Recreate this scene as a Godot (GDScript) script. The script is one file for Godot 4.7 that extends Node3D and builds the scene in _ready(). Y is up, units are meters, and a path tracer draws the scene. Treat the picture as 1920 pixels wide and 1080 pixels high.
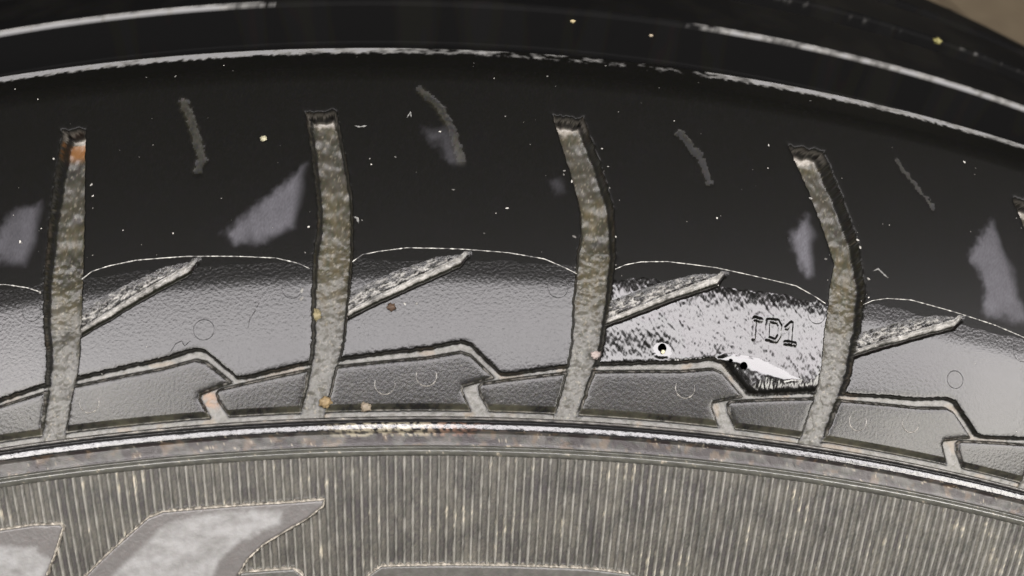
extends Node3D
# Close-up of a dirty, wet tyre shoulder. Lengths along the tyre are in millimetres:
# u runs round the tyre (at a radius of 310 mm), t runs over its cross-section from the
# sidewall (t < 0) over the double bead (t = 0) and the buttress to the crown (t > 57).

const CENTRE := Vector3(0, 0.3402, 0)
const RU := 310.0
const PHI0 := -0.1677
const PITCH := 37.03
const U_FROM := -63.0
const U_TO := 201.0
# vertex colours hold 8 bits: the near-black rubbers store theirs times this, over a dark albedo
const DARK := 6.0
const DT := 0.05
const T_MIN := -130.0

var prof_r := PackedFloat32Array()
var prof_z := PackedFloat32Array()
var prof_a := PackedFloat32Array()
var fine := FastNoiseLite.new()
var mid := FastNoiseLite.new()
var broad := FastNoiseLite.new()
var tyre: Node3D
# strength of the grazing highlight painted pale on each worn tread edge, along u
var edge_highlights := [
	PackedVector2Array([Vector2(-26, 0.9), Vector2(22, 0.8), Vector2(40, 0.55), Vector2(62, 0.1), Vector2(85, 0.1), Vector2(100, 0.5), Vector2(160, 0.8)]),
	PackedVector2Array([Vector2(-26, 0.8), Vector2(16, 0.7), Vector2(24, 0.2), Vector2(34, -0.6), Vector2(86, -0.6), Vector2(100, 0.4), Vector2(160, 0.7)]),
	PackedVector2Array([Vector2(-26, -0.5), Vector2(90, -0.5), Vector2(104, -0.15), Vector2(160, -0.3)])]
var counts := {}
var mat := {}

# ------------------------------------------------------------------ helpers
func numbered(called: String, parent: Node) -> String:
	var key := str(parent.get_instance_id()) + called
	var n: int = counts.get(key, 0)
	counts[key] = n + 1
	return called if n == 0 else "%s_%03d" % [called, n]

func put(called: String, mesh: Mesh, m: Material, parent: Node = self) -> MeshInstance3D:
	var o := MeshInstance3D.new()
	o.name = numbered(called, parent)
	o.mesh = mesh
	if m:
		o.material_override = m
	parent.add_child(o, true)
	return o

func tag(o: Node, label: String, category: String, group := "", kind := "") -> void:
	if label: o.set_meta("label", label)
	if category: o.set_meta("category", category)
	if group: o.set_meta("group", group)
	if kind: o.set_meta("kind", kind)

func sstep(a: float, b: float, x: float) -> float:
	var k := clampf((x - a) / (b - a), 0.0, 1.0)
	return k * k * (3.0 - 2.0 * k)

func lut(p: PackedVector2Array, x: float) -> float:
	if x <= p[0].x: return p[0].y
	for k in range(1, p.size()):
		if x <= p[k].x:
			return lerpf(p[k - 1].y, p[k].y, (x - p[k - 1].x) / (p[k].x - p[k - 1].x))
	return p[p.size() - 1].y

func build_profile() -> void:
	# elevation of the surface normal above the axle's direction, in degrees, along t
	var knots := PackedVector2Array([Vector2(-130, -20), Vector2(-95, -4), Vector2(-60, 12), Vector2(-25, 24.1), Vector2(-5, 30.2), Vector2(1, 40.1), Vector2(17, 41.6), Vector2(18.3, 41.8), Vector2(20.2, 46.6), Vector2(35, 47.0), Vector2(49, 47.0), Vector2(52, 79.7), Vector2(75, 86.8), Vector2(100, 89.3), Vector2(150, 98.4), Vector2(176, 106), Vector2(184, 128), Vector2(214, 138), Vector2(250, 160), Vector2(310, 196)])
	var n := int((310.0 - T_MIN) / DT) + 1
	prof_r.resize(n); prof_z.resize(n); prof_a.resize(n)
	var r := 0.0
	var z := 0.0
	for k in n:
		var a := deg_to_rad(lut(knots, T_MIN + k * DT))
		prof_r[k] = r; prof_z[k] = z; prof_a[k] = a
		r += cos(a) * DT * 0.001
		z -= sin(a) * DT * 0.001
	var i0 := int(-T_MIN / DT)
	var dr := 0.300 - prof_r[i0]
	var dz := -prof_z[i0]
	for k in n:
		prof_r[k] += dr; prof_z[k] += dz

func pos(u: float, t: float, h: float) -> Vector3:
	var x := clampf((t - T_MIN) / DT, 0.0, prof_r.size() - 1.001)
	var k := int(x)
	var f := x - k
	var a := prof_a[k]
	var r := prof_r[k] + (prof_r[k + 1] - prof_r[k]) * f + h * 0.001 * sin(a)
	var z := prof_z[k] + (prof_z[k + 1] - prof_z[k]) * f + h * 0.001 * cos(a)
	var phi := PHI0 + u / RU
	return Vector3(r * sin(phi), r * cos(phi), z) + CENTRE

func nrm(u: float, t: float) -> Vector3:
	var a := prof_a[int((t - T_MIN) / DT)]
	var phi := PHI0 + u / RU
	return Vector3(sin(a) * sin(phi), sin(a) * cos(phi), cos(a))

# signed distance to a closed polygon, positive inside
func sd_poly(p: PackedVector2Array, q: Vector2) -> float:
	var d := 1e9
	var inside := false
	var n := p.size()
	var b := p[n - 1]
	for k in n:
		var a := p[k]
		var e := b - a
		var w := q - a
		var l := clampf(w.dot(e) / e.dot(e), 0.0, 1.0)
		d = minf(d, (w - e * l).length_squared())
		if (a.y > q.y) != (b.y > q.y) and q.x < e.x * (q.y - a.y) / e.y + a.x:
			inside = not inside
		b = a
	return sqrt(d) if inside else -sqrt(d)

func d_line(p: PackedVector2Array, q: Vector2) -> float:
	var d := 1e9
	for k in range(1, p.size()):
		var e := p[k] - p[k - 1]
		var w := q - p[k - 1]
		var l := clampf(w.dot(e) / e.dot(e), 0.0, 1.0)
		d = minf(d, (w - e * l).length_squared())
	return sqrt(d)

func make_mesh(v: PackedVector3Array, n: PackedVector3Array, c: PackedColorArray, uv: PackedVector2Array, idx: PackedInt32Array) -> ArrayMesh:
	var a := []
	a.resize(Mesh.ARRAY_MAX)
	a[Mesh.ARRAY_VERTEX] = v; a[Mesh.ARRAY_NORMAL] = n; a[Mesh.ARRAY_COLOR] = c
	a[Mesh.ARRAY_TEX_UV] = uv; a[Mesh.ARRAY_INDEX] = idx
	var m := ArrayMesh.new()
	m.add_surface_from_arrays(Mesh.PRIMITIVE_TRIANGLES, a)
	return m

# normals of a grid of points, nu to a row
func grid_normals(v: PackedVector3Array, nu: int, nt: int) -> PackedVector3Array:
	var out := PackedVector3Array()
	out.resize(v.size())
	for j in nt:
		var jd := maxi(j - 1, 0) * nu
		var ju := mini(j + 1, nt - 1) * nu
		for i in nu:
			var a := v[j * nu + mini(i + 1, nu - 1)] - v[j * nu + maxi(i - 1, 0)]
			var b := v[ju + i] - v[jd + i]
			out[j * nu + i] = (a * 1000.0).cross(b * 1000.0).normalized()
	return out

# a grid is cut into one mesh for each part number
func cut_grid(v: PackedVector3Array, c: PackedColorArray, uv: PackedVector2Array, id: PackedInt32Array, nu: int, nt: int, gains := {}) -> Dictionary:
	var nn := grid_normals(v, nu, nt)
	var quads := {}
	for j in nt - 1:
		for i in nu - 1:
			var k := j * nu + i
			var a := id[k]
			if not quads.has(a):
				quads[a] = PackedInt32Array()
			quads[a].append(k)
	var out := {}
	var remap := PackedInt32Array()
	remap.resize(v.size())
	remap.fill(-1)
	for a in quads:
		var pv := PackedVector3Array()
		var pn := PackedVector3Array()
		var pc := PackedColorArray()
		var pu := PackedVector2Array()
		var ix := PackedInt32Array()
		var used := PackedInt32Array()
		var gain: float = gains.get(int(a / 100.0), 1.0)
		var list: PackedInt32Array = quads[a]
		for k in list:
			for o in 4:
				var w := k + (o & 1) + (o >> 1) * nu
				if remap[w] < 0:
					remap[w] = pv.size()
					used.append(w)
					pv.append(v[w]); pn.append(nn[w]); pc.append(c[w] * gain); pu.append(uv[w])
			var p0 := remap[k]
			var p1 := remap[k + 1]
			var p2 := remap[k + nu]
			var p3 := remap[k + nu + 1]
			ix.append(p0); ix.append(p2); ix.append(p3)
			ix.append(p0); ix.append(p3); ix.append(p1)
		for w in used:
			remap[w] = -1
		out[a] = make_mesh(pv, pn, pc, pu, ix)
	return out

# a band turned round the axle from a section of (t, height) pairs
func lathe(sec: PackedVector2Array, u0: float, u1: float, nu: int, paint: Callable, rough: float, gain := 1.0) -> ArrayMesh:
	var v := PackedVector3Array()
	var c := PackedColorArray()
	var uv := PackedVector2Array()
	var id := PackedInt32Array()
	var nt := sec.size()
	for j in nt:
		for i in nu:
			var u := lerpf(u0, u1, float(i) / (nu - 1))
			var t := sec[j].x
			var h := sec[j].y
			if rough > 0.0:
				h += rough * (mid.get_noise_2d(u * 1.3, t * 1.3 + 40.0) + 0.5 * fine.get_noise_2d(u, t))
			v.append(pos(u, t, h))
			c.append(paint.call(u, t, h))
			uv.append(Vector2(u, t) * 0.1)
			id.append(0)
	return cut_grid(v, c, uv, id, nu, nt, {0: gain})[0]

# a raised strip that follows the tyre's surface along a line of (u, t) points
func strip(line: PackedVector2Array, half: float, h0: float, h1: float, paint: Callable, step := 0.6, closed := false, wob := 0.0, taper := 0.0) -> ArrayMesh:
	var pts := PackedVector2Array()
	for k in range(1, line.size()):
		var n := maxi(1, int(ceil(line[k - 1].distance_to(line[k]) / step)))
		for s in n:
			pts.append(line[k - 1].lerp(line[k], float(s) / n))
	pts.append(line[line.size() - 1])
	var v := PackedVector3Array()
	var c := PackedColorArray()
	var uv := PackedVector2Array()
	var nt := pts.size()
	var across := [-1.0, -0.6, 0.0, 0.6, 1.0]
	var high := [0.0, 0.82, 1.0, 0.82, 0.0]
	for j in nt:
		var a := pts[maxi(j - 1, 0)]
		var b := pts[mini(j + 1, nt - 1)]
		if closed and (j == 0 or j == nt - 1):
			a = pts[nt - 2]; b = pts[1]
		var side := Vector2((b - a).y, -(b - a).x).normalized()
		var w := half
		if wob > 0.0:
			w *= 1.0 + wob * mid.get_noise_2d(pts[j].x * 2.0 + 90.0, pts[j].y * 2.0)
		if taper > 0.0:
			var e := minf(j, nt - 1 - j) / float(nt)
			w *= clampf(e / taper, 0.08, 1.0)
		for k in 5:
			var q: Vector2 = pts[j] + side * w * across[k]
			var hh: float = lerpf(h0, h1, high[k])
			if taper > 0.0:
				hh = lerpf(h0, hh, clampf(w / half, 0.0, 1.0))
			v.append(pos(q.x, q.y, hh))
			c.append(paint.call(q.x, q.y, hh))
			uv.append(q * 0.1)
	var nn := grid_normals(v, 5, nt)
	var ix := PackedInt32Array()
	for j in nt - 1:
		for i in 4:
			var k := j * 5 + i
			ix.append_array([k, k + 5, k + 6, k, k + 6, k + 1])
	# blunt ends
	for e in ([0, nt - 1] if not closed else []):
		var base: int = e * 5
		ix.append_array([base, base + 1, base + 2, base, base + 2, base + 4, base + 2, base + 3, base + 4])
	return make_mesh(v, nn, c, uv, ix)

func noise_texture(freq: float, lo: Color, hi: Color, seed_: int, octaves := 3, size := 512, a := 0.0, b := 1.0) -> NoiseTexture2D:
	var n := FastNoiseLite.new()
	n.seed = seed_
	n.frequency = freq
	n.noise_type = FastNoiseLite.TYPE_SIMPLEX_SMOOTH
	n.fractal_octaves = octaves
	var g := Gradient.new()
	g.set_color(0, lo); g.set_color(1, hi)
	g.set_offset(0, a); g.set_offset(1, b)
	var t := NoiseTexture2D.new()
	t.width = size; t.height = size; t.seamless = true
	t.noise = n; t.color_ramp = g
	return t

func rubber(rough: float, relief: float, tex: Texture2D, spec := 0.5, gain := 1.0) -> StandardMaterial3D:
	var m := StandardMaterial3D.new()
	m.albedo_color = Color(1.0 / gain, 1.0 / gain, 1.0 / gain).linear_to_srgb()
	m.vertex_color_use_as_albedo = true
	m.roughness = rough
	m.metallic_specular = spec
	if tex:
		m.heightmap_enabled = true
		m.heightmap_texture = tex
		m.heightmap_scale = relief
	return m

# ------------------------------------------------------------------ the place
func _ready() -> void:
	set_camera_and_light()
	for k in 3:
		var n: FastNoiseLite = [fine, mid, broad][k]
		n.seed = 11 + k
		n.noise_type = FastNoiseLite.TYPE_SIMPLEX_SMOOTH
		n.frequency = [2.6, 0.7, 0.13][k]
		n.fractal_octaves = 3
	build_profile()
	make_materials()
	make_floor()
	tyre = Node3D.new()
	tyre.name = "tyre"
	add_child(tyre)
	tag(tyre, "wet black tyre with dirt-filled shoulder grooves, double bead and finely ribbed sidewall", "tyre")
	make_shoulder()
	make_bead()
	make_sidewall()
	make_crown()
	make_carcass()
	make_small_things()

func set_camera_and_light() -> void:
	var cam := Camera3D.new()
	cam.name = "camera"
	cam.fov = 27.216
	cam.near = 0.01
	cam.far = 60.0
	var pitch := 0.5635
	var yaw := -0.0835
	var roll := 0.0549
	var fw := Vector3(-sin(yaw) * cos(pitch), -sin(pitch), -cos(yaw) * cos(pitch))
	var rt := fw.cross(Vector3.UP).normalized()
	var up := rt.cross(fw)
	var rt2 := rt * cos(roll) + up * sin(roll)
	var up2 := up * cos(roll) - rt * sin(roll)
	cam.transform = Transform3D(Basis(rt2, up2, -fw), Vector3(0, 0.4026, 0.1283) + CENTRE)
	var at := CameraAttributesPhysical.new()
	at.frustum_focal_length = 6.0
	at.exposure_aperture = 3.4
	at.frustum_focus_distance = 0.172
	cam.attributes = at
	add_child(cam)
	cam.fov = 27.216
	cam.current = true

	var env := Environment.new()
	env.background_mode = Environment.BG_COLOR
	env.background_color = Color(0.075, 0.075, 0.078)
	env.tonemap_mode = Environment.TONE_MAPPER_LINEAR
	env.tonemap_exposure = 1.0
	env.sdfgi_enabled = true
	env.ssao_enabled = true
	env.ssil_enabled = true
	var we := WorldEnvironment.new()
	we.name = "world_environment"
	we.environment = env
	add_child(we)

	var aim := Vector3(0.0, 0.31, -0.005) + CENTRE
	lamp("strip_lamp", aim, 47.0, 4.0, 0.6, Vector2(2.0, 0.15), 2.05, Color(1.0, 0.98, 0.985))
	lamp("left_fill_light", aim, 28.0, -35.0, 0.6, Vector2(0.26, 0.09), 0.15, Color(1.0, 0.98, 0.95))  # unseen light, added to brighten the lower left blocks
	lamp("right_fill_light", aim, 20.0, 50.0, 0.6, Vector2(0.3, 0.1), 0.24, Color(1.0, 0.98, 0.95))  # unseen light, added to brighten the lower right blocks
	lamp("floor_fill_light", Vector3(1.2, 0.0, -2.2), 88.0, 180.0, 1.15, Vector2(0.6, 0.6), 0.48, Color(1.0, 0.95, 0.86))  # unseen light, added only to brighten the floor behind

func lamp(called: String, aim: Vector3, elev: float, azim: float, dist: float, size: Vector2, energy: float, colour: Color) -> void:
	var l := AreaLight3D.new()
	l.name = called
	var e := deg_to_rad(elev)
	var a := deg_to_rad(azim)
	l.position = aim + Vector3(cos(e) * sin(a), sin(e), cos(e) * cos(a)) * dist
	l.look_at_from_position(l.position, aim)
	l.area_size = size
	l.area_normalize_energy = true
	l.light_energy = energy
	l.light_color = colour
	l.area_range = 12.0
	l.shadow_enabled = true
	add_child(l)

func make_materials() -> void:
	var grain := noise_texture(0.03, Color.BLACK, Color.WHITE, 3, 5)
	var grit := noise_texture(0.09, Color.BLACK, Color.WHITE, 5, 4)
	var blobs := noise_texture(0.014, Color.BLACK, Color.WHITE, 8, 1)
	mat.block = rubber(0.3, 0.0, null, 0.2, DARK)
	mat.face = rubber(0.22, 0.0016, grain, 0.37, DARK)
	mat.wet = rubber(0.17, 0.0024, blobs, 0.44, DARK)
	mat.pool = rubber(0.12, 0.0, null, 0.5, DARK)
	mat.wet.uv1_scale = Vector3(2.7, 1.1, 1.0)
	mat.lower = rubber(0.25, 0.0014, grain, 0.36)
	mat.dirt = rubber(0.38, 0.0, null, 0.38)
	mat.channel = rubber(0.33, 0.0004, grit, 0.37)
	mat.lip = rubber(0.3, 0.006, grit)
	mat.bead = rubber(0.16, 0.0010, grit)
	mat.band = rubber(0.35, 0.002, grit, 0.4)
	mat.rib = rubber(0.5, 0.002, grit, 0.4)
	mat.mark = rubber(0.42, 0.003, grain)
	mat.crown = rubber(0.55, 0.0, null, 0.08, DARK)
	mat.seam = rubber(0.5, 0.0, null)

# ------------------------------------------------------------------ floor
func make_floor() -> void:
	var m := StandardMaterial3D.new()
	m.albedo_texture = noise_texture(0.02, Color(0.58, 0.53, 0.47), Color(0.66, 0.61, 0.54), 21, 5)
	m.uv1_triplanar = true
	m.uv1_world_triplanar = true
	m.uv1_scale = Vector3(1.4, 1.4, 1.4)
	m.roughness = 0.8
	var root := Node3D.new()
	root.name = "floor"
	add_child(root)
	root.set_meta("kind", "structure")
	# square slabs with open joints between them
	for ix in range(-3, 4):
		for iz in range(-4, 2):
			var b := BoxMesh.new()
			b.size = Vector3(1.192, 0.05, 1.192)
			var o := put("floor_slab", b, m, root)
			o.position = Vector3(ix * 1.2 + 0.42, -0.025, iz * 1.2 + 0.1)
	var bed := BoxMesh.new()
	bed.size = Vector3(40, 0.1, 40)
	var bm := StandardMaterial3D.new()
	bm.albedo_color = Color(0.3, 0.26, 0.22)
	bm.roughness = 0.95
	var o2 := put("floor_bed", bed, bm, root)
	o2.position = Vector3(0, -0.09, 0)

# ------------------------------------------------------------------ shoulder
# left and right edges of the lateral grooves, each as (t, u) along the groove
func groove_edges(g: int) -> Array:
	var sh: float = [0.2, 0.2, 0.7, 0.3, -0.6, -0.6, -0.5, -0.5][g + 2]
	var top: float = [4.0, 3.6, 2.9, -1.5, -5.1, -8.5, -10.0, -10.0][g + 2]
	var up: float = [1.0, 0.9, 0.7, -0.1, -1.3, -2.4, -3.2, -3.2][g + 2]
	var wide: float = [2.8, 2.8, 2.8, 3.9, 4.0, 4.9, 4.6, 4.6][g + 2]
	var l := PackedVector2Array([Vector2(0, -3.4 + sh), Vector2(1.2, -3.1 + sh), Vector2(6.5, -1.8 + sh), Vector2(11, -1.1 + sh), Vector2(17, -1.1 + sh), Vector2(24, -0.7 + sh), Vector2(27, -0.2 + sh), Vector2(31, 0.1 + up), Vector2(38, (0.1 + up + top) * 0.5), Vector2(44, top), Vector2(60, top - 2)])
	var r := PackedVector2Array([Vector2(0, 0.1 + sh), Vector2(1.2, 0.4 + sh), Vector2(6.5, 1.9 + sh), Vector2(10, 3.0 + sh), Vector2(17, 3.8 + sh), Vector2(24, 4.3 + sh), Vector2(31, 4.6 + up), Vector2(38, (4.6 + up + top + wide) * 0.5), Vector2(44, top + wide), Vector2(60, top + wide - 2)])
	var lean: float = [0.6, 0.5, 0.3, 0.05, -0.2, -0.42, -0.6, -0.6][g + 2]
	return [l, r, lean]

func make_shoulder() -> void:
	var u0 := U_FROM
	var u1 := U_TO
	var du := 0.125
	var nu := int((u1 - u0) / du) + 1
	var tv := PackedFloat32Array()
	var tt := 0.3
	while tt < 56.85:
		tv.append(tt)
		tt += 0.12 if tt < 25.0 else (0.15 if tt > 42.5 and tt < 46.5 else 0.3)
	tv.append(56.9)
	var nt := tv.size()
	var total := nu * nt
	var v := PackedVector3Array(); v.resize(total)
	var c := PackedColorArray(); c.resize(total)
	var uv := PackedVector2Array(); uv.resize(total)
	var id := PackedInt32Array(); id.resize(total)

	var edges := []
	for g in range(-2, 6):
		edges.append(groove_edges(g))
	var depth := PackedVector2Array([Vector2(0, 1.0), Vector2(1.2, 1.05), Vector2(7, 1.3), Vector2(14, 1.6), Vector2(24, 2.1), Vector2(40, 2.9), Vector2(60, 3.0)])
	var zig := PackedVector2Array([Vector2(-6, 7.8), Vector2(3.5, 8.3), Vector2(15.1, 9.6), Vector2(19.6, 10.6), Vector2(20.9, 10.3), Vector2(25.2, 6.35), Vector2(26.4, 6.2), Vector2(35.5, 7.9), Vector2(44, 8.9)])
	var foot_l := PackedVector2Array([Vector2(-6, 1.1), Vector2(-6, 6.5), Vector2(3.5, 7.35), Vector2(15, 8.35), Vector2(19.6, 9.2), Vector2(21, 8.8), Vector2(24.4, 5.75), Vector2(20.1, 4.5), Vector2(19.9, 3.8), Vector2(21.2, 1.1)])
	var foot_r := PackedVector2Array([Vector2(22.3, 4.4), Vector2(22.7, 4.9), Vector2(30, 6.1), Vector2(44, 8.3), Vector2(44, 1.1), Vector2(23.9, 1.1), Vector2(22.5, 3.4)])
	var notch := PackedVector2Array([Vector2(2.5, 13.6), Vector2(4, 14.3), Vector2(10, 17.15), Vector2(19.4, 21.6), Vector2(20.3, 22.9)])
	var wedge := PackedVector2Array([Vector2(2.0, 16.8), Vector2(4.3, 17.4), Vector2(10, 20.1), Vector2(16, 22.4), Vector2(20.3, 23.0)])
	var sh_u := [0.4, 0.4, 0.3, 0.0, -0.7, -0.9, -1.0, -1.0]
	var sheen_patches := [  # outlines of the reflected sheens painted on the shoulder
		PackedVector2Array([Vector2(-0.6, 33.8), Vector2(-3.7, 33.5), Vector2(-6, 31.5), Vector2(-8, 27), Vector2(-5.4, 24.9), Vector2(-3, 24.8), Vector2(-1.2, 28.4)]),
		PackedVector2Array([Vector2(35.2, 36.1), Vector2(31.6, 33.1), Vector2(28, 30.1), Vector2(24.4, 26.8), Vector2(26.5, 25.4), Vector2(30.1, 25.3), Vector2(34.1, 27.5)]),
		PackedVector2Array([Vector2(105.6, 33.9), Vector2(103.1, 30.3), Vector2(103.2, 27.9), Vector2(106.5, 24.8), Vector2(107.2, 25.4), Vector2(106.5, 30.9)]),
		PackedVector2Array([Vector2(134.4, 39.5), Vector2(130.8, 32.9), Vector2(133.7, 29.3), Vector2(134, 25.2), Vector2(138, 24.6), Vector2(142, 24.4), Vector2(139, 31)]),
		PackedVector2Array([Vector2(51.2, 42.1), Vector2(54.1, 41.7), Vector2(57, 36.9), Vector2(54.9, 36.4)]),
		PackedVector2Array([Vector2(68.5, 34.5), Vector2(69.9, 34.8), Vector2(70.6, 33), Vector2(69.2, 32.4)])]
	var sheen_k := [0.9, 1.1, 1.3, 1.0, 0.4, 0.4]
	var sipes := [
		PackedVector2Array([Vector2(19.1, 46.9), Vector2(20.1, 43.5), Vector2(21.5, 37.7), Vector2(20.7, 36.3)]),
		PackedVector2Array([Vector2(50.8, 47.5), Vector2(53.4, 44.9), Vector2(55.0, 41.5), Vector2(56.3, 36.9)]),
		PackedVector2Array([Vector2(86.5, 43.6), Vector2(89.3, 40.6), Vector2(90.9, 36.7)]),
		PackedVector2Array([Vector2(118.6, 45.4), Vector2(124.8, 39.1)])]
	# raised mould letters on the wet block, as strokes
	var letters := [
		PackedVector2Array([Vector2(97.9, 17.3), Vector2(97.9, 13.9)]), PackedVector2Array([Vector2(97.9, 17.3), Vector2(99.0, 17.2)]),
		PackedVector2Array([Vector2(100.3, 17.3), Vector2(100.3, 14.2), Vector2(102.0, 14.0), Vector2(102.5, 15.0), Vector2(102.5, 16.6), Vector2(102.0, 17.4), Vector2(100.3, 17.3)]),
		PackedVector2Array([Vector2(103.7, 16.5), Vector2(104.5, 17.4), Vector2(104.5, 14.0)]), PackedVector2Array([Vector2(103.7, 13.9), Vector2(105.4, 13.9)])]

	var pools := [
		PackedVector2Array([Vector2(92.4, 10.2), Vector2(93.6, 11.0), Vector2(95.5, 11.6), Vector2(99.4, 11.4), Vector2(102.7, 10.4), Vector2(106.1, 9.2), Vector2(103.7, 8.5), Vector2(100.5, 8.9), Vector2(98.5, 9.4), Vector2(96.7, 10.0)]),
		ring_of(Vector2(85.2, 11.0), 1.35)]
	var rng := RandomNumberGenerator.new()
	rng.seed = 5
	var wl := 0.13
	for j in nt:
		var t := tv[j]
		var gl := PackedFloat32Array()
		var gr := PackedFloat32Array()
		var gm := PackedFloat32Array()
		var d0 := lut(depth, t)
		for g in 8:
			var ug := (g - 2) * PITCH
			var lean: float = edges[g][2]
			var jl := 0.16 * mid.get_noise_2d(t * 1.1, g * 31.0) + 0.03 * fine.get_noise_2d(t, g * 17.0)
			var jr := 0.16 * mid.get_noise_2d(t * 1.1, g * 31.0 + 400.0) + 0.03 * fine.get_noise_2d(t, g * 17.0 + 90.0)
			gl.append(ug + lut(edges[g][0], t) + jl - maxf(lean, 0.0) * d0 * 0.15)
			gr.append(ug + lut(edges[g][1], t) + jr + maxf(-lean, 0.0) * d0 * 0.15)
			gm.append((gl[g] + gr[g]) * 0.5)
		var p := -1
		for i in nu:
			var u := u0 + i * du
			while p < 7 and u > gm[p + 1]:
				p += 1
			var a := u - gr[p] if p >= 0 else 1e3
			var b := gl[p + 1] - u if p < 7 else 1e3
			var g := p if a < b else p + 1
			var gap := gr[g] - gl[g]
			var jig := 0.03 * fine.get_noise_2d(u * 0.8, t * 0.8)
			var sg := maxf(minf(a, b), t - 44.3 + 0.5 * mid.get_noise_2d(u * 0.8, g * 9.0))
			var q := Vector2(u - (p - 2) * PITCH - sh_u[clampi(p, 0, 7)], t)
			var blk := p            # the block lies between groove p and groove p + 1
			var n1 := mid.get_noise_2d(u, t)
			var n2 := fine.get_noise_2d(u, t)
			var n3 := broad.get_noise_2d(u, t)
			var s_top := sg
			var s_low := -9.0
			var low_id := 0
			if t < 13.0:
				s_top = minf(sg, (t - lut(zig, q.x) + 0.14 * n1) * 0.86)
				if t < 9.6:
					var s1 := sd_poly(foot_l, q) if q.x < 25.0 else -9.0
					var s2 := sd_poly(foot_r, q) if q.x > 19.0 else -9.0
					low_id = 2 if s1 > s2 else 3
					s_low = minf(maxf(s1, s2), sg)
			# floors: lateral groove, stepped channel
			var ch := 0.85 + 0.04 * n1 + 0.015 * n2
			var k_g := sstep(-0.2, 0.2, -sg)
			# dirt packed in the groove is lumpy
			var df := d0 + 0.06 * n1 + 0.012 * n2 + 0.25 * broad.get_noise_2d(u * 2.0, t * 2.0 + g * 70.0)
			# earth heaped against the foot of the walls
			df -= 0.5 * exp(sg / 0.5) * clampf(d0 - 1.0, 0.0, 1.0)
			var floor_h := lerpf(-ch, -df, k_g)
			var part := 4 * 100 + blk
			if sg < 0.0:
				part = 0 * 100 + g
			var s := maxf(s_top, s_low)
			if s < sg - 0.01: s += jig
			var top_h := 0.0
			if s_top >= s_low:
				top_h = -0.13 * exp(-maxf(s, 0.0) / 0.2)
			else:
				top_h = lerpf(-1.02, -0.46 + 0.058 * t, sstep(1.1, 2.0, t + jig)) - 0.16 * exp(-maxf(s, 0.0) / 0.25)
			var wd := wl + (0.1 + 0.07 * maxf(d0 - 1.2, 0.0) if sg < 0.6 else 0.0)
			if t > 42.6: wd = 0.55
			var m := sstep(-wd, minf(wd, 0.2), s)
			var hgt := lerpf(floor_h, top_h, m)
			# colours of rubber, dust and packed earth; the groove earth has light painted in
			var col := Color(0.0034, 0.0033, 0.003)
			var dust := clampf(0.25 + 0.6 * n3 + 0.5 * n2, 0.0, 1.0)
			if s_top >= s_low:
				col = col.lerp(Color(0.1, 0.095, 0.085), 0.008 * maxf(dust - 0.2, 0.0))
			else:
				col = Color(0.011, 0.0108, 0.01).lerp(Color(0.13, 0.12, 0.1), 0.09 * dust + 0.05 * maxf(n1, 0.0))
				# pale broken line along the upper rims
				col = col.lerp(Color(0.42, 0.4, 0.36), clampf(1.0 - absf(s - 0.03) / 0.13, 0.0, 1.0) * clampf(0.25 + 1.3 * n1 + 0.5 * n3, 0.0, 0.85))
			var earth := Color(0.2, 0.185, 0.15)
			if sg < 0.0:
				var smear := mid.get_noise_2d(u * 1.4 + 30.0, t * 0.35)
				var pale := Color(0.085, 0.083, 0.074).lerp(Color(0.042, 0.04, 0.032), clampf(0.4 + 0.7 * smear + 0.2 * n1 + 0.2 * n2, 0.0, 1.0))
				var brown := Color(0.034, 0.032, 0.021).lerp(Color(0.062, 0.051, 0.03), clampf(0.3 + 0.8 * smear + 0.3 * n1, 0.0, 1.0)).lerp(Color(0.018, 0.018, 0.014), clampf(-0.1 + 1.4 * n3, 0.0, 0.9))
				earth = pale.lerp(brown, sstep(11.0, 20.0, t + 5.0 * n3))  # brown upper earth, also darkened in its colour for the scant light there
				earth = earth.lerp(Color(0.03, 0.029, 0.024), sstep(29.0, 35.0, t + 4.0 * n3) * (1.0 - sstep(40.5, 42.5, t)) * 0.6)
				earth = earth.lerp(Color(0.26, 0.235, 0.18), clampf((mid.get_noise_2d(u * 2.2 + 70.0, t * 1.7) - 0.36) * 2.0, 0.0, 0.3))
				earth = earth.lerp(Color(0.24, 0.22, 0.19), sstep(42.4, 43.4, t + 0.8 * n1) * 0.8)
				if g == 2 and t > 39.8 and t < 43.0: earth = earth.lerp(Color(0.2, 0.09, 0.03), sstep(39.8, 41.5, t) * 0.7)
			else:
				earth = Color(0.1, 0.098, 0.087).lerp(Color(0.05, 0.048, 0.04), clampf(0.25 + 1.0 * n1, 0.0, 1.0))
				earth = earth.lerp(Color(0.17, 0.115, 0.06), clampf(n3 * 1.6 - 0.2, 0.0, 0.3))
			if blk == 2 and t < 5.5:
				earth = earth.lerp(Color(0.16, 0.1, 0.06), sstep(2.2, 0.6, q.distance_to(Vector2(21.4, 3.6))) * clampf(0.6 + n1, 0.0, 1.0))
			if m > 0.5:
				part = (1 if s_top >= s_low else low_id) * 100 + blk
			else:
				# dark rubber tone at the foot of the walls
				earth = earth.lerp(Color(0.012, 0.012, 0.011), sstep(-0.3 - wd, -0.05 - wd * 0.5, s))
			if s_low > s_top and t < 2.3:
				col = col.lerp(Color(0.045, 0.043, 0.03), sstep(2.3, 1.7, t + 0.4 * n1) * clampf(0.5 + 0.9 * n3 + 0.5 * n1, 0.0, 1.0))
			# random grain as fine as powder
			var grainy := rng.randf()
			col = col.lerp(Color(0.1, 0.098, 0.09), grainy * grainy * grainy * 0.014)
			col = earth.lerp(col, m)
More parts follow.
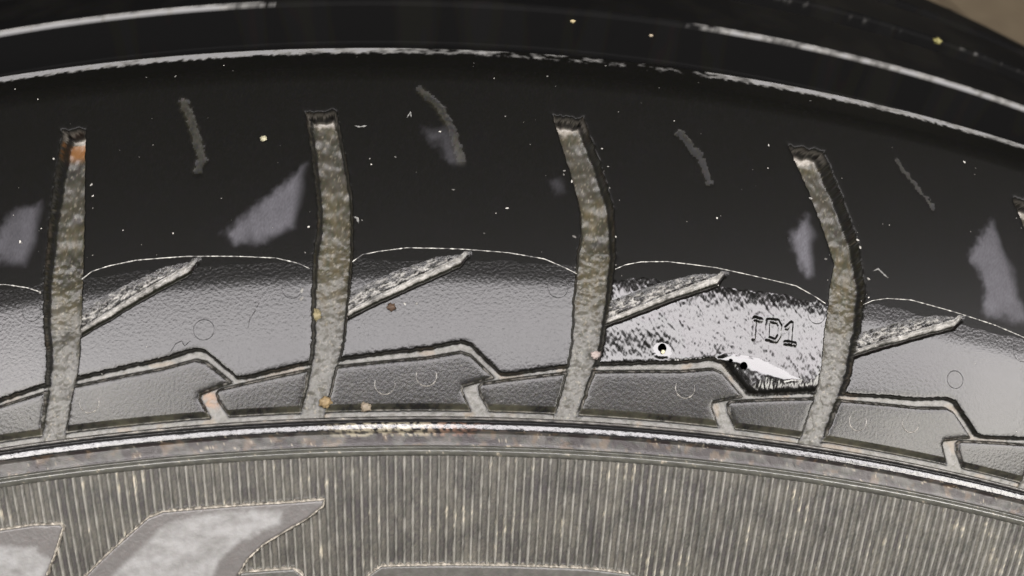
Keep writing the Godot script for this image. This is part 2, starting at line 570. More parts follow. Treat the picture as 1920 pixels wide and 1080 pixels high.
			# oblique notch with its torn lip; sheen on lip and wedge painted pale
			if m > 0.9 and t > 12.5 and t < 25.5 and q.x > 1.5 and q.x < 23.0:
				var en := t - lut(notch, q.x)
				var wt := lut(wedge, q.x) - t
				var lw0 := lerpf(0.45, 1.0, q.x / 20.0)
				if q.x < 20.9 and en > -1.3 and wt > -0.4:
					var e := en * 0.9 + 0.08 * n1 + 0.12 * n3
					var endk := 1.0 - sstep(19.4, 20.8, q.x)
					if e < 0.0:
						var k := sstep(-0.6, -0.25, e + jig) * endk
						hgt -= 0.75 * k * sstep(0.05, -0.2, e) + 0.0
						col = col.lerp(Color(0.01, 0.008, 0.007), k)
						if k > 0.5: part = 500 + blk
					elif e < lerpf(0.45, 1.0, q.x / 20.0):
						var lw := lerpf(0.45, 1.0, q.x / 20.0)
						var lump_n := mid.get_noise_2d(u * 1.6, t * 1.6 + 500.0)
						hgt += (0.22 * sin(PI * clampf(e / lw, 0.0, 1.0)) * (1.0 + 0.5 * lump_n) - 0.1 + 0.08 * lump_n) * endk + 0.025 * n2
						col = col.lerp(Color(0.27, 0.262, 0.24), clampf(0.62 + 0.5 * n1 + 0.5 * n3, 0.2, 0.95) * endk)
						part = 500 + blk
					elif wt > 0.0:
						var along := q.x * 0.91 + t * 0.42
						var over := t * 0.91 - q.x * 0.42
						var torn := mid.get_noise_2d(along * 0.8 + p * 90.0, over * 2.6)
						var k2 := sstep(-0.1, 1.3, wt + 1.1 * n1) * sstep(lw0, lw0 + 0.35, e)
						hgt += k2 * (-0.14 + 0.2 * torn + 0.12 * n2)
						col = col.lerp(Color(0.3, 0.29, 0.265), k2 * clampf(0.25 + 1.0 * torn + 0.6 * n2, 0.0, 0.8))
						part = 500 + blk
			# short sipes filled with earth
			if t > 35.0 and t < 48.5:
				for k in 4:
					var line: PackedVector2Array = sipes[k]
					if u > line[0].x - 2.0 and u < line[line.size() - 1].x + 2.0:
						var dd := d_line(line, Vector2(u, t)) + jig * 2.0
						var half: float = [0.6, 0.55, 0.55, 0.3][k]
						var kk := sstep(half + 0.4, half - 0.4, dd + 0.5 * n1)
						hgt -= 0.06 * kk * (1.0 - 0.25 * k)
						col = col.lerp(Color(0.034, 0.032, 0.02), kk * [0.4, 0.42, 0.14, 0.04][k] * clampf(0.7 + 1.2 * n1 + 0.8 * n3, 0.1, 1.0))
						if kk > 0.5: part = 600 + k
			# soft reflected sheen, painted on as pale lilac patches
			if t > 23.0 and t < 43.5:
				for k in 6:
					var st: PackedVector2Array = sheen_patches[k]
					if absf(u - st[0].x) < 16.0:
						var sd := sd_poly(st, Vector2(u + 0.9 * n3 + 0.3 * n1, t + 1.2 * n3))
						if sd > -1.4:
							col = col.lerp(Color(0.058, 0.057, 0.063), sstep(-0.7, 1.3, sd + 0.3 * n1) * sheen_k[k] * (0.85 + 0.25 * n2 + 0.3 * n3) * m)
			# raised mould lettering
			if t > 13.2 and t < 18.2 and u > 96.5 and u < 106.2:
				for line in letters:
					var dl := d_line(line, Vector2(101.6 + (u - 101.6) * 1.2, 15.8 + (t - 15.8) * 1.2)) / 1.2
					hgt += 0.12 * sstep(0.42, 0.12, dl)
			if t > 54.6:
				var share := lut(edge_highlights[0], u) + 0.55 * broad.get_noise_2d(u * 0.35, t + 5.0) + 0.6 * mid.get_noise_2d(u * 0.5, t)
				col = col.lerp(Color(0.26, 0.257, 0.245), clampf(share, 0.0, 1.0) * sstep(55.3, 55.9, t + 0.6 * n1))  # worn edge with its highlight painted in as pale colour
			# fine moulding grain
			hgt += m * (0.005 * n2) * (0.0 if blk == 4 else 1.0)
			if blk == 4 and m > 0.5 and s_top >= s_low:
				var dz := (t - lut(zig, q.x)) * 0.86
				hgt += 0.3 * (1.0 - sstep(11.0, 17.0, q.x)) * sstep(1.0, 0.0, dz / 4.6)
				hgt -= 0.45 * sstep(19.0, 22.0, q.x) * exp(-maxf(dz, 0.0) / 0.7)
			if kind_is_block(part) and t < (20.9 + 1.0 * n3 + 0.4 * n1 if blk == 4 else 22.0 + 0.5 * n3):
				if part == 104:
					# the film of water stands in ripples
					hgt += 0.042 * broad.get_noise_2d(u * 5.0 + 2.0 * t, t * 2.6 + 900.0)
				part = 704 if part == 104 else part + 700
			if part == 704 and t < 13.0:
				for k in 2:
					var sp := sd_poly(pools[k], Vector2(u + 0.15 * n1, t + 0.15 * n1))
					if sp > -0.3:
						hgt = lerpf(hgt, 0.16, sstep(-0.3, 0.5, sp)) if k == 1 else lerpf(hgt, 0.03, sstep(-0.4, 0.5, sp))
						if sp > 0.0: part = 900 + k
			var k0 := j * nu + i
			v[k0] = pos(u, t, hgt)
			c[k0] = col
			uv[k0] = Vector2(u * 0.1, t * 0.1)
			id[k0] = part
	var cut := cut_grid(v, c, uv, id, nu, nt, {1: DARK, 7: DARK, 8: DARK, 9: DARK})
	var names := ["shoulder_groove", "shoulder_block", "buttress_block", "buttress_block", "stepped_channel", "oblique_notch", "short_sipe", "wet_face", "block_face"]
	var mats := [mat.dirt, mat.block, mat.lower, mat.lower, mat.channel, mat.lip, mat.dirt, mat.wet, mat.face]
	var keys := cut.keys()
	keys.sort()
	var blocks := {}
	for k in keys:
		var kind: int = k / 100
		if kind == 9:
			tag(put(["water_pool", "water_drop"][k % 100], cut[k], mat.pool), ["long bead of water lying along the lower edge of the wet block", "round film of water with a dark bubble, on the wet block's lower left"][k % 100], "water")
			continue
		var mm: Material = mats[kind]
		var wet: bool = kind == 7
		if wet: mm = mat.wet
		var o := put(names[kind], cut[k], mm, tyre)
		if kind == 1:
			blocks[k % 100] = o
		if wet: o.set_meta("label", "wet lower face of a block, with beaded water and raised mould letters")
	make_block_marks(blocks)

func kind_is_block(part: int) -> bool:
	return part >= 100 and part < 200

func make_block_marks(blocks: Dictionary) -> void:
	# mould vents: a thin round rim on the rubber
	var vents := [Vector3(21.3, 13.2, 1.42), Vector3(33.5, 18.3, 1.42), Vector3(-2.1, 18.2, 1.3), Vector3(70.0, 18.7, 1.42), Vector3(107.7, 19.0, 1.3), Vector3(130.5, 13.6, 1.3), Vector3(141.0, 20.2, 1.42)]
	var lowv := [Vector3(51.9, 5.8, 1.42), Vector3(46.1, 4.7, 1.42), Vector3(89.0, 6.0, 1.42), Vector3(115.8, 4.7, 1.35), Vector3(124.2, 5.9, 1.35), Vector3(4.9, 4.7, 1.35)]
	var dark := func(_u, _t, _h): return Color(0.008, 0.008, 0.008)
	var pale := func(u, t, _h): return Color(0.2, 0.19, 0.17) * (0.7 + 0.5 * mid.get_noise_2d(u * 2, t * 2))
	for k in vents.size() + lowv.size():
		var low := k >= vents.size()
		var q: Vector3 = lowv[k - vents.size()] if low else vents[k]
		var ring := PackedVector2Array()
		for s in 33:
			var a := TAU * s / 32.0
			ring.append(Vector2(q.x + q.z * cos(a), q.y + q.z * sin(a)))
		var h := -0.46 + 0.058 * q.y if low else 0.0
		put("vent_mark", strip(ring, 0.085, h - 0.06, h + 0.035, pale if low else dark, 0.4, true, 1.3), mat.lower if low else mat.mark, tyre)
	# hairline crack on the second block and a torn nick over its stepped channel
	put("crack", strip(PackedVector2Array([Vector2(29.4, 17.6), Vector2(29.0, 16.6), Vector2(28.4, 15.4), Vector2(27.6, 14.2), Vector2(27.2, 12.4)]), 0.07, -0.05, 0.04, dark, 0.3, false, 1.5, 0.3), mat.dirt, tyre)
	put("nick", strip(PackedVector2Array([Vector2(16.6, 10.5), Vector2(17.4, 11.6), Vector2(18.2, 11.9), Vector2(18.6, 11.2), Vector2(19.4, 11.8)]), 0.12, -0.08, 0.03, dark, 0.3, false, 1.0), mat.mark, tyre)
	# thin line of flash where the mould halves met, one arc on each block
	for p in range(0, 7):
		var arc := PackedVector2Array()
		for q in [Vector2(4.6, 21.9), Vector2(6.0, 22.8), Vector2(8.2, 23.4), Vector2(12, 23.9), Vector2(19, 23.7), Vector2(26, 23.3), Vector2(31, 22.7), Vector2(34.0, 21.7), Vector2(35.6, 20.9)]:
			var w: Vector2 = q
			arc.append(Vector2(w.x + (p - 2) * PITCH + [0.4, 0.4, 0.3, 0.0, -0.7, -0.9, -1.0, -1.0][p], w.y + 0.25 * mid.get_noise_2d(w.x * 0.3, p * 50.0)))
		var paint := func(u, t, _h):
			return Color(0.03, 0.03, 0.03).lerp(Color(0.5, 0.49, 0.45), clampf(0.55 + 1.3 * fine.get_noise_2d(u * 0.5, t * 0.2 + 7.0), 0.05, 1.0))
		put("mould_seam", strip(arc, 0.07, -0.06, 0.1, paint, 0.25, false, 0.9), mat.seam, tyre)

# ------------------------------------------------------------------ bead
func make_bead() -> void:
	var paint := func(u, t, _h):
		var n: float = mid.get_noise_2d(u * 0.6, t * 1.4 + 9.0)
		var f: float = fine.get_noise_2d(u, t)
		var col := Color(0.014, 0.0135, 0.013)
		var wear: float = clampf(broad.get_noise_2d(u * 1.4, t * 2.0 + 33.0) * 2.2 + 0.15 + 0.8 * n, 0.0, 1.0)
		if t < -1.6 and t > -3.75:
			col = col.lerp(Color(0.11, 0.105, 0.093), 0.35 * wear + 0.1)
			col = col.lerp(Color(0.13, 0.085, 0.055), clampf((broad.get_noise_2d(u * 2.5 + 80.0, t * 3.0) - 0.25) * 2.0, 0.0, 0.3))
		elif t <= -3.75:
			col = col.lerp(Color(0.1, 0.1, 0.085), 0.55 + 0.3 * n)
		elif t > -0.2:
			col = col.lerp(Color(0.2, 0.19, 0.17), 0.3 + 0.4 * n)
		else:
			col = col.lerp(Color(0.25, 0.19, 0.12), clampf((wear - 0.95) * 2.0, 0.0, 0.15) if t < -1.5 else 0.0)
		# caked dirt near the middle of the bead
		var cake: float = sstep(36.0, 42.0, u) * sstep(62.0, 54.0, u)
		if t < -0.5 and t > -2.4:
			col = col.lerp(Color(0.21, 0.19, 0.14).lerp(Color(0.13, 0.075, 0.055), sstep(50.0, 56.0, u)), clampf((mid.get_noise_2d(u * 1.2, t * 2.0 + 70.0) + 0.12) * 4.0, 0.0, 0.8) * cake)
		return col.lerp(Color(0.3, 0.26, 0.2), clampf((n + 0.5 * f - 0.6) * 4.0, 0.0, 0.6) if t < -1.5 or t > -0.1 else 0.0)
	var u0 := U_FROM
	var u1 := U_TO
	var nu := 1350
	var thin := PackedVector2Array([Vector2(0.3, -1.0), Vector2(0.24, -0.78), Vector2(0.14, -0.58), Vector2(0.03, -0.52), Vector2(-0.1, -0.58), Vector2(-0.2, -0.75), Vector2(-0.32, -0.98), Vector2(-0.44, -1.0)])
	put("thin_bead", lathe(thin, u0, u1, nu, paint, 0.03), mat.bead, tyre)
	var thick := PackedVector2Array([Vector2(-0.44, -1.0), Vector2(-0.5, -0.7), Vector2(-0.56, -0.3), Vector2(-0.64, -0.14), Vector2(-0.8, -0.1), Vector2(-1.0, -0.08), Vector2(-1.2, -0.055), Vector2(-1.4, -0.035), Vector2(-1.58, -0.04), Vector2(-1.72, -0.14), Vector2(-1.84, -0.36), Vector2(-1.95, -0.55), Vector2(-2.1, -0.62)])
	put("thick_bead", lathe(thick, u0, u1, nu, paint, 0.028), mat.bead, tyre)
	var band := PackedVector2Array([Vector2(-2.1, -0.62), Vector2(-2.3, -0.62), Vector2(-2.6, -0.62), Vector2(-3.0, -0.61), Vector2(-3.35, -0.6), Vector2(-3.55, -0.57), Vector2(-3.68, -0.5), Vector2(-3.8, -0.52), Vector2(-3.9, -0.65), Vector2(-3.96, -0.85)])
	put("dusty_band", lathe(band, u0, u1, nu, paint, 0.03), mat.band, tyre)
	var lip := PackedVector2Array([Vector2(-3.96, -0.85), Vector2(-4.12, -0.9), Vector2(-4.24, -0.62), Vector2(-4.36, -0.44), Vector2(-4.55, -0.38), Vector2(-4.8, -0.42), Vector2(-5.0, -0.54), Vector2(-5.15, -0.72), Vector2(-5.3, -0.9)])
	put("rib_rim", lathe(lip, u0, u1, nu, paint, 0.03), mat.bead, tyre)

# ------------------------------------------------------------------ sidewall
func make_sidewall() -> void:
	var marks := [
		PackedVector2Array([Vector2(-22, -10.2), Vector2(-10, -10.9), Vector2(-5.3, -10.9), Vector2(-1.4, -11.3), Vector2(-1.0, -11.8), Vector2(-2.9, -15.3), Vector2(-4.7, -18.1), Vector2(-8, -24), Vector2(-24, -24)]),
		PackedVector2Array([Vector2(-3.5, -22.0), Vector2(1.2, -18.8), Vector2(4.9, -16.2), Vector2(9.3, -13.3), Vector2(11.5, -11.8), Vector2(13.8, -11.2), Vector2(21.2, -11.2), Vector2(30.5, -11.2), Vector2(37.2, -11.0), Vector2(37.0, -11.9), Vector2(34.6, -13.6), Vector2(32.3, -14.7), Vector2(27.9, -16.9), Vector2(25.4, -18.8), Vector2(23.9, -20.8), Vector2(21, -24), Vector2(-5, -24)]),
		PackedVector2Array([Vector2(24.2, -20.6), Vector2(32.2, -20.5), Vector2(33.6, -21.7), Vector2(35, -24), Vector2(22, -24)]),
		PackedVector2Array([Vector2(42.3, -22.6), Vector2(45.4, -20.6), Vector2(56.2, -20.5), Vector2(66, -20.5), Vector2(76.8, -20.5), Vector2(83.5, -20.9), Vector2(90, -24), Vector2(40, -24)])]
	var worn := [
		PackedVector2Array([Vector2(-24, -13), Vector2(-10, -13.2), Vector2(-5.5, -14.2), Vector2(-3.6, -16.4), Vector2(-6, -19), Vector2(-10, -24), Vector2(-24, -24)]),
		PackedVector2Array([Vector2(5.1, -19.3), Vector2(9, -16.6), Vector2(11.7, -14.7), Vector2(13.2, -13.3), Vector2(18.8, -12.0), Vector2(31.1, -12.2), Vector2(30.6, -14.2), Vector2(24.6, -16.1), Vector2(21.2, -18.5), Vector2(20.2, -20.7), Vector2(14, -24), Vector2(0, -24)])]
	var u0 := U_FROM
	var u1 := U_TO
	var du := 0.24
	var nu := int((u1 - u0) / du) + 1
	var t0 := -23.9
	var nt := 78
	var v := PackedVector3Array()
	var c := PackedColorArray()
	var uv := PackedVector2Array()
	var id := PackedInt32Array()
	for j in nt:
		var t := lerpf(t0, -5.3, float(j) / (nt - 1))
		for i in nu:
			var u := u0 + i * du
			var best := -9.0
			var which := -1
			if u < 92.0 and t < -9.5:
				for k in 4:
					var s := sd_poly(marks[k], Vector2(u, t))
					if s > best:
						best = s; which = k
			var n1 := mid.get_noise_2d(u * 0.8, t * 0.8)
			var n2 := fine.get_noise_2d(u, t)
			var n3 := broad.get_noise_2d(u, t + 60.0)
			var m := sstep(-0.2, 0.2, best)
			var col := Color(0.032, 0.031, 0.028).lerp(Color(0.11, 0.103, 0.083), clampf(0.25 + 0.45 * n3 + 0.5 * n2, 0.0, 1.0))
			var face := Color(0.085, 0.08, 0.076) * (1.0 + 0.12 * n1)
			if which >= 2:
				face = Color(0.06, 0.058, 0.052) * (1.0 + 0.3 * n1)
			if which >= 0 and which < 2 and best > 0.0:
				var w := sd_poly(worn[which], Vector2(u + 0.5 * n1, t + 0.5 * n1))
				var scuff := clampf(0.62 + 0.75 * broad.get_noise_2d(u * 1.3 + 300.0, t * 3.2) + 0.35 * n1, 0.0, 1.0)
				face = face.lerp(Color(0.125, 0.123, 0.117).lerp(Color(0.21, 0.21, 0.205), scuff), sstep(-0.5, 0.5, w) * 0.9)
			col = col.lerp(face, m)
			v.append(pos(u, t, lerpf(-0.9, -0.36, m) + 0.02 * n1))
			c.append(col)
			uv.append(Vector2(u, t) * 0.1)
			id.append(which + 1 if best > 0.0 else 0)
	var cut := cut_grid(v, c, uv, id, nu, nt)
	put("sidewall_panel", cut[0], mat.rib, tyre)
	for k in 4:
		if cut.has(k + 1):
			var o := put("raised_mark", cut[k + 1], mat.mark, tyre)
			if k < 2: o.set_meta("label", ["smooth raised mark with a pale worn patch, cut by the photo's left edge", "large smooth raised mark with a pale worn face and pointed right end"][k])
	# dusty burr along the upper edge of each mark
	var dusty := func(u, t, _h):
		return Color(0.1, 0.092, 0.075).lerp(Color(0.34, 0.31, 0.26), clampf(0.4 + 1.3 * fine.get_noise_2d(u * 0.6, t * 0.6), 0.0, 1.0))
	for k in 4:
		var line := PackedVector2Array()
		var p: PackedVector2Array = marks[k]
		for q in p:
			if q.y > -23.0: line.append(q)
		put("mark_edge", strip(line, 0.2, -0.85, -0.28, dusty, 0.3, false, 1.2), mat.rib, tyre)
	# the ribs, each from the rim down to a mark or to the end of the panel
	var rib_paint := func(u, t, h):
		var n: float = mid.get_noise_2d(u * 0.5, t * 0.35)
		var b: float = broad.get_noise_2d(u * 0.8, t + 200.0)
		var f: float = fine.get_noise_2d(u, t * 0.7)
		var col := Color(0.05, 0.049, 0.043).lerp(Color(0.12, 0.115, 0.096), clampf(0.35 + 0.6 * b + 0.4 * n, 0.0, 1.0))
		if h > -0.6:
			col = col.lerp(Color(0.165, 0.16, 0.142), clampf(0.42 + 0.7 * n + 0.6 * f, 0.0, 0.9))
		return col.lerp(Color(0.4, 0.36, 0.27), clampf((0.8 * f + 0.9 * b + 0.4 * n - 0.65) * 4.0, 0.0, 0.55))
	var u := u0 + 0.6
	while u < u1 - 0.5:
		var from := 99.0
		var t := -5.25
		while t > -23.95:
			var s := -9.0
			if u < 92.0 and t < -9.5:
				for k in 4:
					s = maxf(s, sd_poly(marks[k], Vector2(u, t)))
			if s < -0.15 and from > 50.0:
				from = t
			if (s >= -0.15 or t <= -23.8) and from < 50.0:
				if from - t > 0.6:
					put("rib", strip(PackedVector2Array([Vector2(u, from), Vector2(u, t)]), 0.29 + 0.04 * mid.get_noise_2d(u * 9.0, from), -0.93, -0.47 + 0.05 * mid.get_noise_2d(u * 5.0, 3.0), rib_paint, 0.5, false, 0.3), mat.rib, tyre)
				from = 99.0
			t -= 0.15
		u += 1.25

# ------------------------------------------------------------------ crown
func make_crown() -> void:
	var paint := func(u, t, h):
		var n: float = mid.get_noise_2d(u * 0.5, t)
		var b: float = broad.get_noise_2d(u * 0.35, t + 5.0)
		var col := Color(0.004, 0.004, 0.004).lerp(Color(0.03, 0.028, 0.022), clampf(0.02 + 0.1 * broad.get_noise_2d(u * 0.6, t * 0.6), 0.0, 0.1))
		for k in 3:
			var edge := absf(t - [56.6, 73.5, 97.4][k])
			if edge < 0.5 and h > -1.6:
				var share := lut(edge_highlights[k], u) + 0.55 * b + 0.6 * n
				col = col.lerp(Color(0.3, 0.295, 0.28), clampf(share, 0.0, 1.0) * sstep(0.4, 0.2, edge))  # edge highlight put into the colour of the worn rim
		return col
	var u0 := U_FROM
	var u1 := U_TO
	var nu := 900
	var parts := [
		["crown_groove", [Vector2(56.9, 0.0), Vector2(57.2, -0.05), Vector2(57.5, -0.2), Vector2(57.8, -0.6), Vector2(58.8, -7.0), Vector2(72.4, -7.0), Vector2(73.1, -0.9)]],
		["crown_rib", [Vector2(73.1, -0.9), Vector2(73.3, -0.35), Vector2(73.8, 0.0), Vector2(80, 0.0), Vector2(88.0, 0.0), Vector2(88.4, -0.15), Vector2(88.8, -0.9)]],
		["crown_groove", [Vector2(88.8, -0.9), Vector2(89.5, -7.0), Vector2(96.3, -7.0), Vector2(97.1, -0.8)]],
		["crown_rib", [Vector2(97.1, -0.8), Vector2(97.3, -0.3), Vector2(97.8, 0.0), Vector2(104, 0.0), Vector2(112.0, 0.0), Vector2(112.4, -0.15), Vector2(112.8, -0.9)]],
		["crown_groove", [Vector2(112.8, -0.9), Vector2(113.6, -7.0), Vector2(120.4, -7.0), Vector2(121.2, -0.8)]],
		["crown_rib", [Vector2(121.2, -0.8), Vector2(121.6, -0.2), Vector2(122.2, 0.0), Vector2(132, 0.0), Vector2(150, 0.0), Vector2(165, 0.0), Vector2(176, 0.0), Vector2(180, 0.0), Vector2(184, 0.0), Vector2(200, 0.0)]]]
	for p in parts:
		var sec := PackedVector2Array()
		for k in p[1].size():
			var a: Vector2 = p[1][k]
			var b: Vector2 = p[1][mini(k + 1, p[1].size() - 1)]
			var n := clampi(int((b - a).length() / 0.5), 1, 12)
			for q in (n if k < p[1].size() - 1 else 1): sec.append(a.lerp(b, float(q) / n))
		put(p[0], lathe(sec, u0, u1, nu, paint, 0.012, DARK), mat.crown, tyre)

# the rest of the tyre, outside the photograph's frame
func make_carcass() -> void:
	var plain := func(_u, _t, _h): return Color(0.006, 0.0059, 0.0056)
	var full := TAU * RU
	var low := PackedVector2Array()
	for k in 24:
		low.append(Vector2(lerpf(-129.0, -23.9, k / 23.0), -0.9))
	put("lower_sidewall", lathe(low, U_FROM, full + U_FROM, 400, plain, 0.0, DARK), mat.crown, tyre)
	var far := PackedVector2Array()
	for k in 24:
		far.append(Vector2(lerpf(200.0, 305.0, k / 23.0), 0.0))
	put("far_sidewall", lathe(far, U_FROM, full + U_FROM, 400, plain, 0.0, DARK), mat.crown, tyre)
	var rest := PackedVector2Array()
	for t in [-23.9, -18.0, -12.0, -5.3, -4.5, -4.0, -2.1, -1.2, -0.4, 0.3, 1.2, 7.0, 12.0, 19.0, 22.0, 30.0, 42.0, 49.0, 51.0, 53.0, 57.0]:
		rest.append(Vector2(t, -0.9 if t < -1.5 or absf(t) < 0.5 else -0.1))
	for q in [Vector2(57.7, -0.9), Vector2(58.4, -7), Vector2(63.4, -7), Vector2(64.4, 0), Vector2(73.5, 0), Vector2(74.8, -7), Vector2(81.4, -7), Vector2(82.6, 0), Vector2(97.6, 0), Vector2(98.6, -7), Vector2(106.4, -7), Vector2(107.6, 0), Vector2(130, 0), Vector2(160, 0), Vector2(176, 0), Vector2(184, 0), Vector2(200, 0)]:
		rest.append(q)
	put("rear_tread", lathe(rest, U_TO, full + U_FROM, 360, plain, 0.0, DARK), mat.crown, tyre)

# ------------------------------------------------------------------ grit, water, dust
func lump(radius: float, seed_: int, squash: Vector3, colour: Color) -> ArrayMesh:
	var st := SurfaceTool.new()
	var s := SphereMesh.new()
	s.radius = 1.0; s.height = 2.0
	s.radial_segments = 14; s.rings = 8
	var a := s.get_mesh_arrays()
	var vv: PackedVector3Array = a[Mesh.ARRAY_VERTEX]
	var n := FastNoiseLite.new()
	n.seed = seed_
	n.frequency = 1.5
	var cc := PackedColorArray()
	for k in vv.size():
		var q := vv[k]
		cc.append(colour * (1.0 + 0.5 * n.get_noise_3dv(q * 2.5 + Vector3(9, 0, 0))))
		vv[k] = q * (1.0 + 0.75 * n.get_noise_3dv(q)) * radius * 0.001 * squash
	a[Mesh.ARRAY_VERTEX] = vv
	a[Mesh.ARRAY_COLOR] = cc
	var m := ArrayMesh.new()
	m.add_surface_from_arrays(Mesh.PRIMITIVE_TRIANGLES, a)
	st.create_from(m, 0)
	st.index()
	st.generate_normals()
	return st.commit()

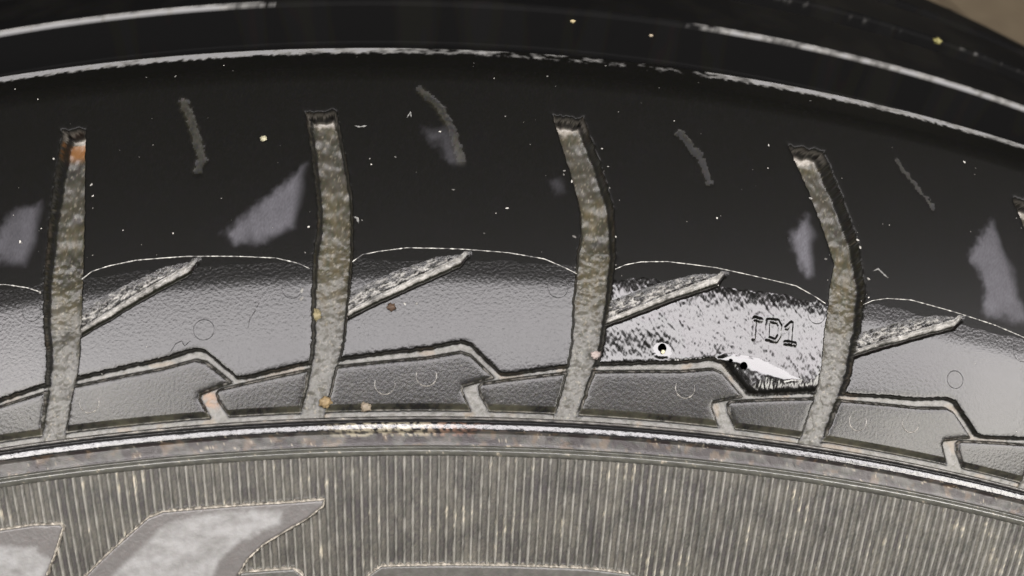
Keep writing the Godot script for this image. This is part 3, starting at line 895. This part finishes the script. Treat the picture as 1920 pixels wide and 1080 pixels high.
func make_small_things() -> void:
	var stone := rubber(0.6, 0.0, null, 0.4)
	var pebble := [
		["pebble", Vector3(75.9, 9.6, -0.9), 0.85, Color(0.55, 0.46, 0.42), "pinkish white pebble stuck in the third groove beside the wet block", "pebble"],
		["grit_grain", Vector3(36.2, 14.6, -1.6), 1.1, Color(0.42, 0.36, 0.2), "yellowish dirt crumb on the left wall of the second groove", "grit"],
		["grit_grain", Vector3(37.8, 2.4, -0.5), 1.0, Color(0.4, 0.29, 0.15), "orange brown dirt crumb at the foot of the second groove", "grit"],
		["grit_grain", Vector3(47.0, 15.3, 0.1), 0.7, Color(0.14, 0.09, 0.06), "small brown crumb hanging under the torn notch of the second block", "grit"],
		["grit_grain", Vector3(29.8, 40.4, 0.1), 0.55, Color(0.6, 0.56, 0.38), "lone pale yellow grain on the black shoulder above the first painted sheen", "grit"],
		["grit_grain", Vector3(72.6, 68.0, 0.2), 0.5, Color(0.6, 0.5, 0.28), "amber grain on the crown at the top middle of the photo", "grit"],
		["grit_grain", Vector3(125.5, 110.0, 0.6), 1.0, Color(0.5, 0.36, 0.14), "orange grain high on the crown near the top right corner", "grit"],
		["grit_grain", Vector3(138.0, 92.0, 0.6), 1.0, Color(0.36, 0.33, 0.12), "blurred olive yellow grain on the crown near the right edge", "grit"],
		["grit_grain", Vector3(84.0, 66.0, 0.2), 0.4, Color(0.5, 0.42, 0.3), "tiny tan grain on the crown right of the amber one", "grit"],
		["grit_grain", Vector3(85.3, 10.75, 0.25), 0.36, Color(0.9, 0.86, 0.6), "tiny pale grain under the dark bubble of the round water film", "grit"],
		["grit_grain", Vector3(43.4, 1.6, -0.5), 0.8, Color(0.36, 0.3, 0.22), "tan crumb on the ledge right of the second groove's foot", "grit"]]
	for k in pebble.size():
		var b: Array = pebble[k]
		var q: Vector3 = b[1]
		var o := put(b[0], lump(b[2] * 0.85, 40 + k, Vector3(1, 0.85, 0.6), b[3] * 0.42), stone)
		o.position = pos(q.x, q.y, q.z + b[2] * 0.25)
		o.look_at_from_position(o.position, o.position + nrm(q.x, q.y))
		tag(o, b[4], b[5], "grit lying on the tyre")
	var fibres := [
		[[Vector2(116.0, 27.2), Vector2(116.8, 27.7), Vector2(117.8, 27.0), Vector2(118.4, 26.6)], "short pale curled fibre on the black shoulder right of the fourth groove"],
		[[Vector2(48.9, 43.3), Vector2(49.4, 44.2), Vector2(49.5, 43.4)], "tiny pale flake above the painted sheen by the middle sipe near the top"],
		[[Vector2(41.9, 42.1), Vector2(42.6, 41.9), Vector2(43.6, 42.1)], "thin pale lint beside the top of the second groove"],
		[[Vector2(41.8, 28.4), Vector2(42.3, 28.2), Vector2(42.5, 27.4)], "whitish fleck of debris on the right rim of the second groove"]]
	var lint := func(_u, _t, _h): return Color(0.12, 0.118, 0.11)
	for f in fibres:
		tag(put("fibre", strip(PackedVector2Array(f[0]), 0.11, 0.0, 0.12, lint, 0.15, false, 1.2, 0.2), mat.seam), f[1], "debris", "lint and flakes on the black shoulder")
	# water lying on the wet block
	var bubbles := [[Vector2(85.2, 11.3), 0.68, "dark bubble in the round film of water, near the pebble"], [Vector2(97.4, 10.1), 0.55, "dark oval bubble in the long bead of water"], [Vector2(95.4, 10.6), 0.28, "smallest dark bubble, at the left end of the long bead of water"]]
	for d in bubbles:
		tag(put("bubble", dome(ring_of(d[0], d[1]), 0.22, 0.3, 0.12), rubber(0.3, 0.0, null, 0.5)), d[2], "bubble", "bubbles in the water on the wet block")
	# dust specks scattered over the dark rubber
	var rng := RandomNumberGenerator.new()
	rng.seed = 77
	var mm := MultiMesh.new()
	mm.transform_format = MultiMesh.TRANSFORM_3D
	mm.use_colors = true
	mm.mesh = lump(1.0, 3, Vector3.ONE, Color(1, 1, 1))
	mm.instance_count = 200
	for k in mm.instance_count:
		var t := rng.randf_range(20.0, 56.0)
		var u := rng.randf_range(-24.0, 160.0)
		var r := 0.035 + 0.09 * pow(rng.randf(), 3.0)
		if k % 3 == 0:   # crumbs beside the grooves
			var g := rng.randi_range(-1, 4)
			var e := groove_edges(g)
			t = rng.randf_range(16.0, 42.0)
			var left := rng.randf() < 0.5
			u = g * PITCH + (lut(e[0], t) - rng.randf_range(0.3, 1.5) if left else lut(e[1], t) + rng.randf_range(0.3, 1.6))
			r = 0.03 + 0.15 * pow(rng.randf(), 3.0)
		elif k % 7 == 1:
			t = rng.randf_range(2.0, 20.0)
		var f := nrm(u, t)
		var bs := Basis.looking_at(-f, Vector3.RIGHT) * Basis(Vector3(0, 0, 1), rng.randf() * TAU)
		mm.set_instance_transform(k, Transform3D(bs.scaled_local(Vector3(r * (1.0 + rng.randf()), r, r * 0.7)), pos(u, t, 0.02)))
		var tone := 0.06 + 0.4 * pow(rng.randf(), 2.0)
		mm.set_instance_color(k, Color(tone, tone * 0.97, tone * 0.88))
	var mi := MultiMeshInstance3D.new()
	mi.name = "dust_specks"
	mi.multimesh = mm
	mi.material_override = stone
	add_child(mi)
	tag(mi, "pale dust specks scattered over the black rubber", "dust", "", "stuff")

func ring_of(at: Vector2, r: float) -> PackedVector2Array:
	var ring := PackedVector2Array()
	for k in 16:
		var a := TAU * k / 16.0
		ring.append(at + Vector2(cos(a), sin(a)) * r * (1.0 + 0.04 * sin(a * 3.0 + at.x)))
	return ring

# a low lens over an outline on the tyre
func dome(outline: PackedVector2Array, high: float, soft: float, lift := -0.05) -> ArrayMesh:
	var mid_p := Vector2.ZERO
	for q in outline: mid_p += q
	mid_p /= outline.size()
	var pts := PackedVector2Array()
	for k in outline.size():
		var a := outline[k]
		var b := outline[(k + 1) % outline.size()]
		for s in 4: pts.append(a.cubic_interpolate(b, outline[k - 1], outline[(k + 2) % outline.size()], s / 4.0))
	var n := pts.size()
	var rings := 10
	var v := PackedVector3Array()
	var c := PackedColorArray()
	var uv := PackedVector2Array()
	for j in rings + 1:
		var k := sin(float(j) / rings * PI / 2.0)
		for i in n + 1:
			var q := mid_p.lerp(pts[i % n], 1.0 - float(j) / rings * 0.999)
			var rho := 1.0 - float(j) / rings
			v.append(pos(q.x, q.y, lift + high * pow(maxf(1.0 - rho * rho, 0.0), 0.5 + soft)))
			c.append(Color(0.012, 0.012, 0.011))
			uv.append(q * 0.1)
	var nn := grid_normals(v, n + 1, rings + 1)
	var ix := PackedInt32Array()
	for j in rings:
		for i in n:
			var k := j * (n + 1) + i
			ix.append_array([k, k + 1, k + n + 2, k, k + n + 2, k + n + 1])
	for k in nn.size():
		var q := nrm(mid_p.x, mid_p.y)
		if nn[k].dot(q) < 0.0: nn[k] = -nn[k]
	return make_mesh(v, nn, c, uv, ix)
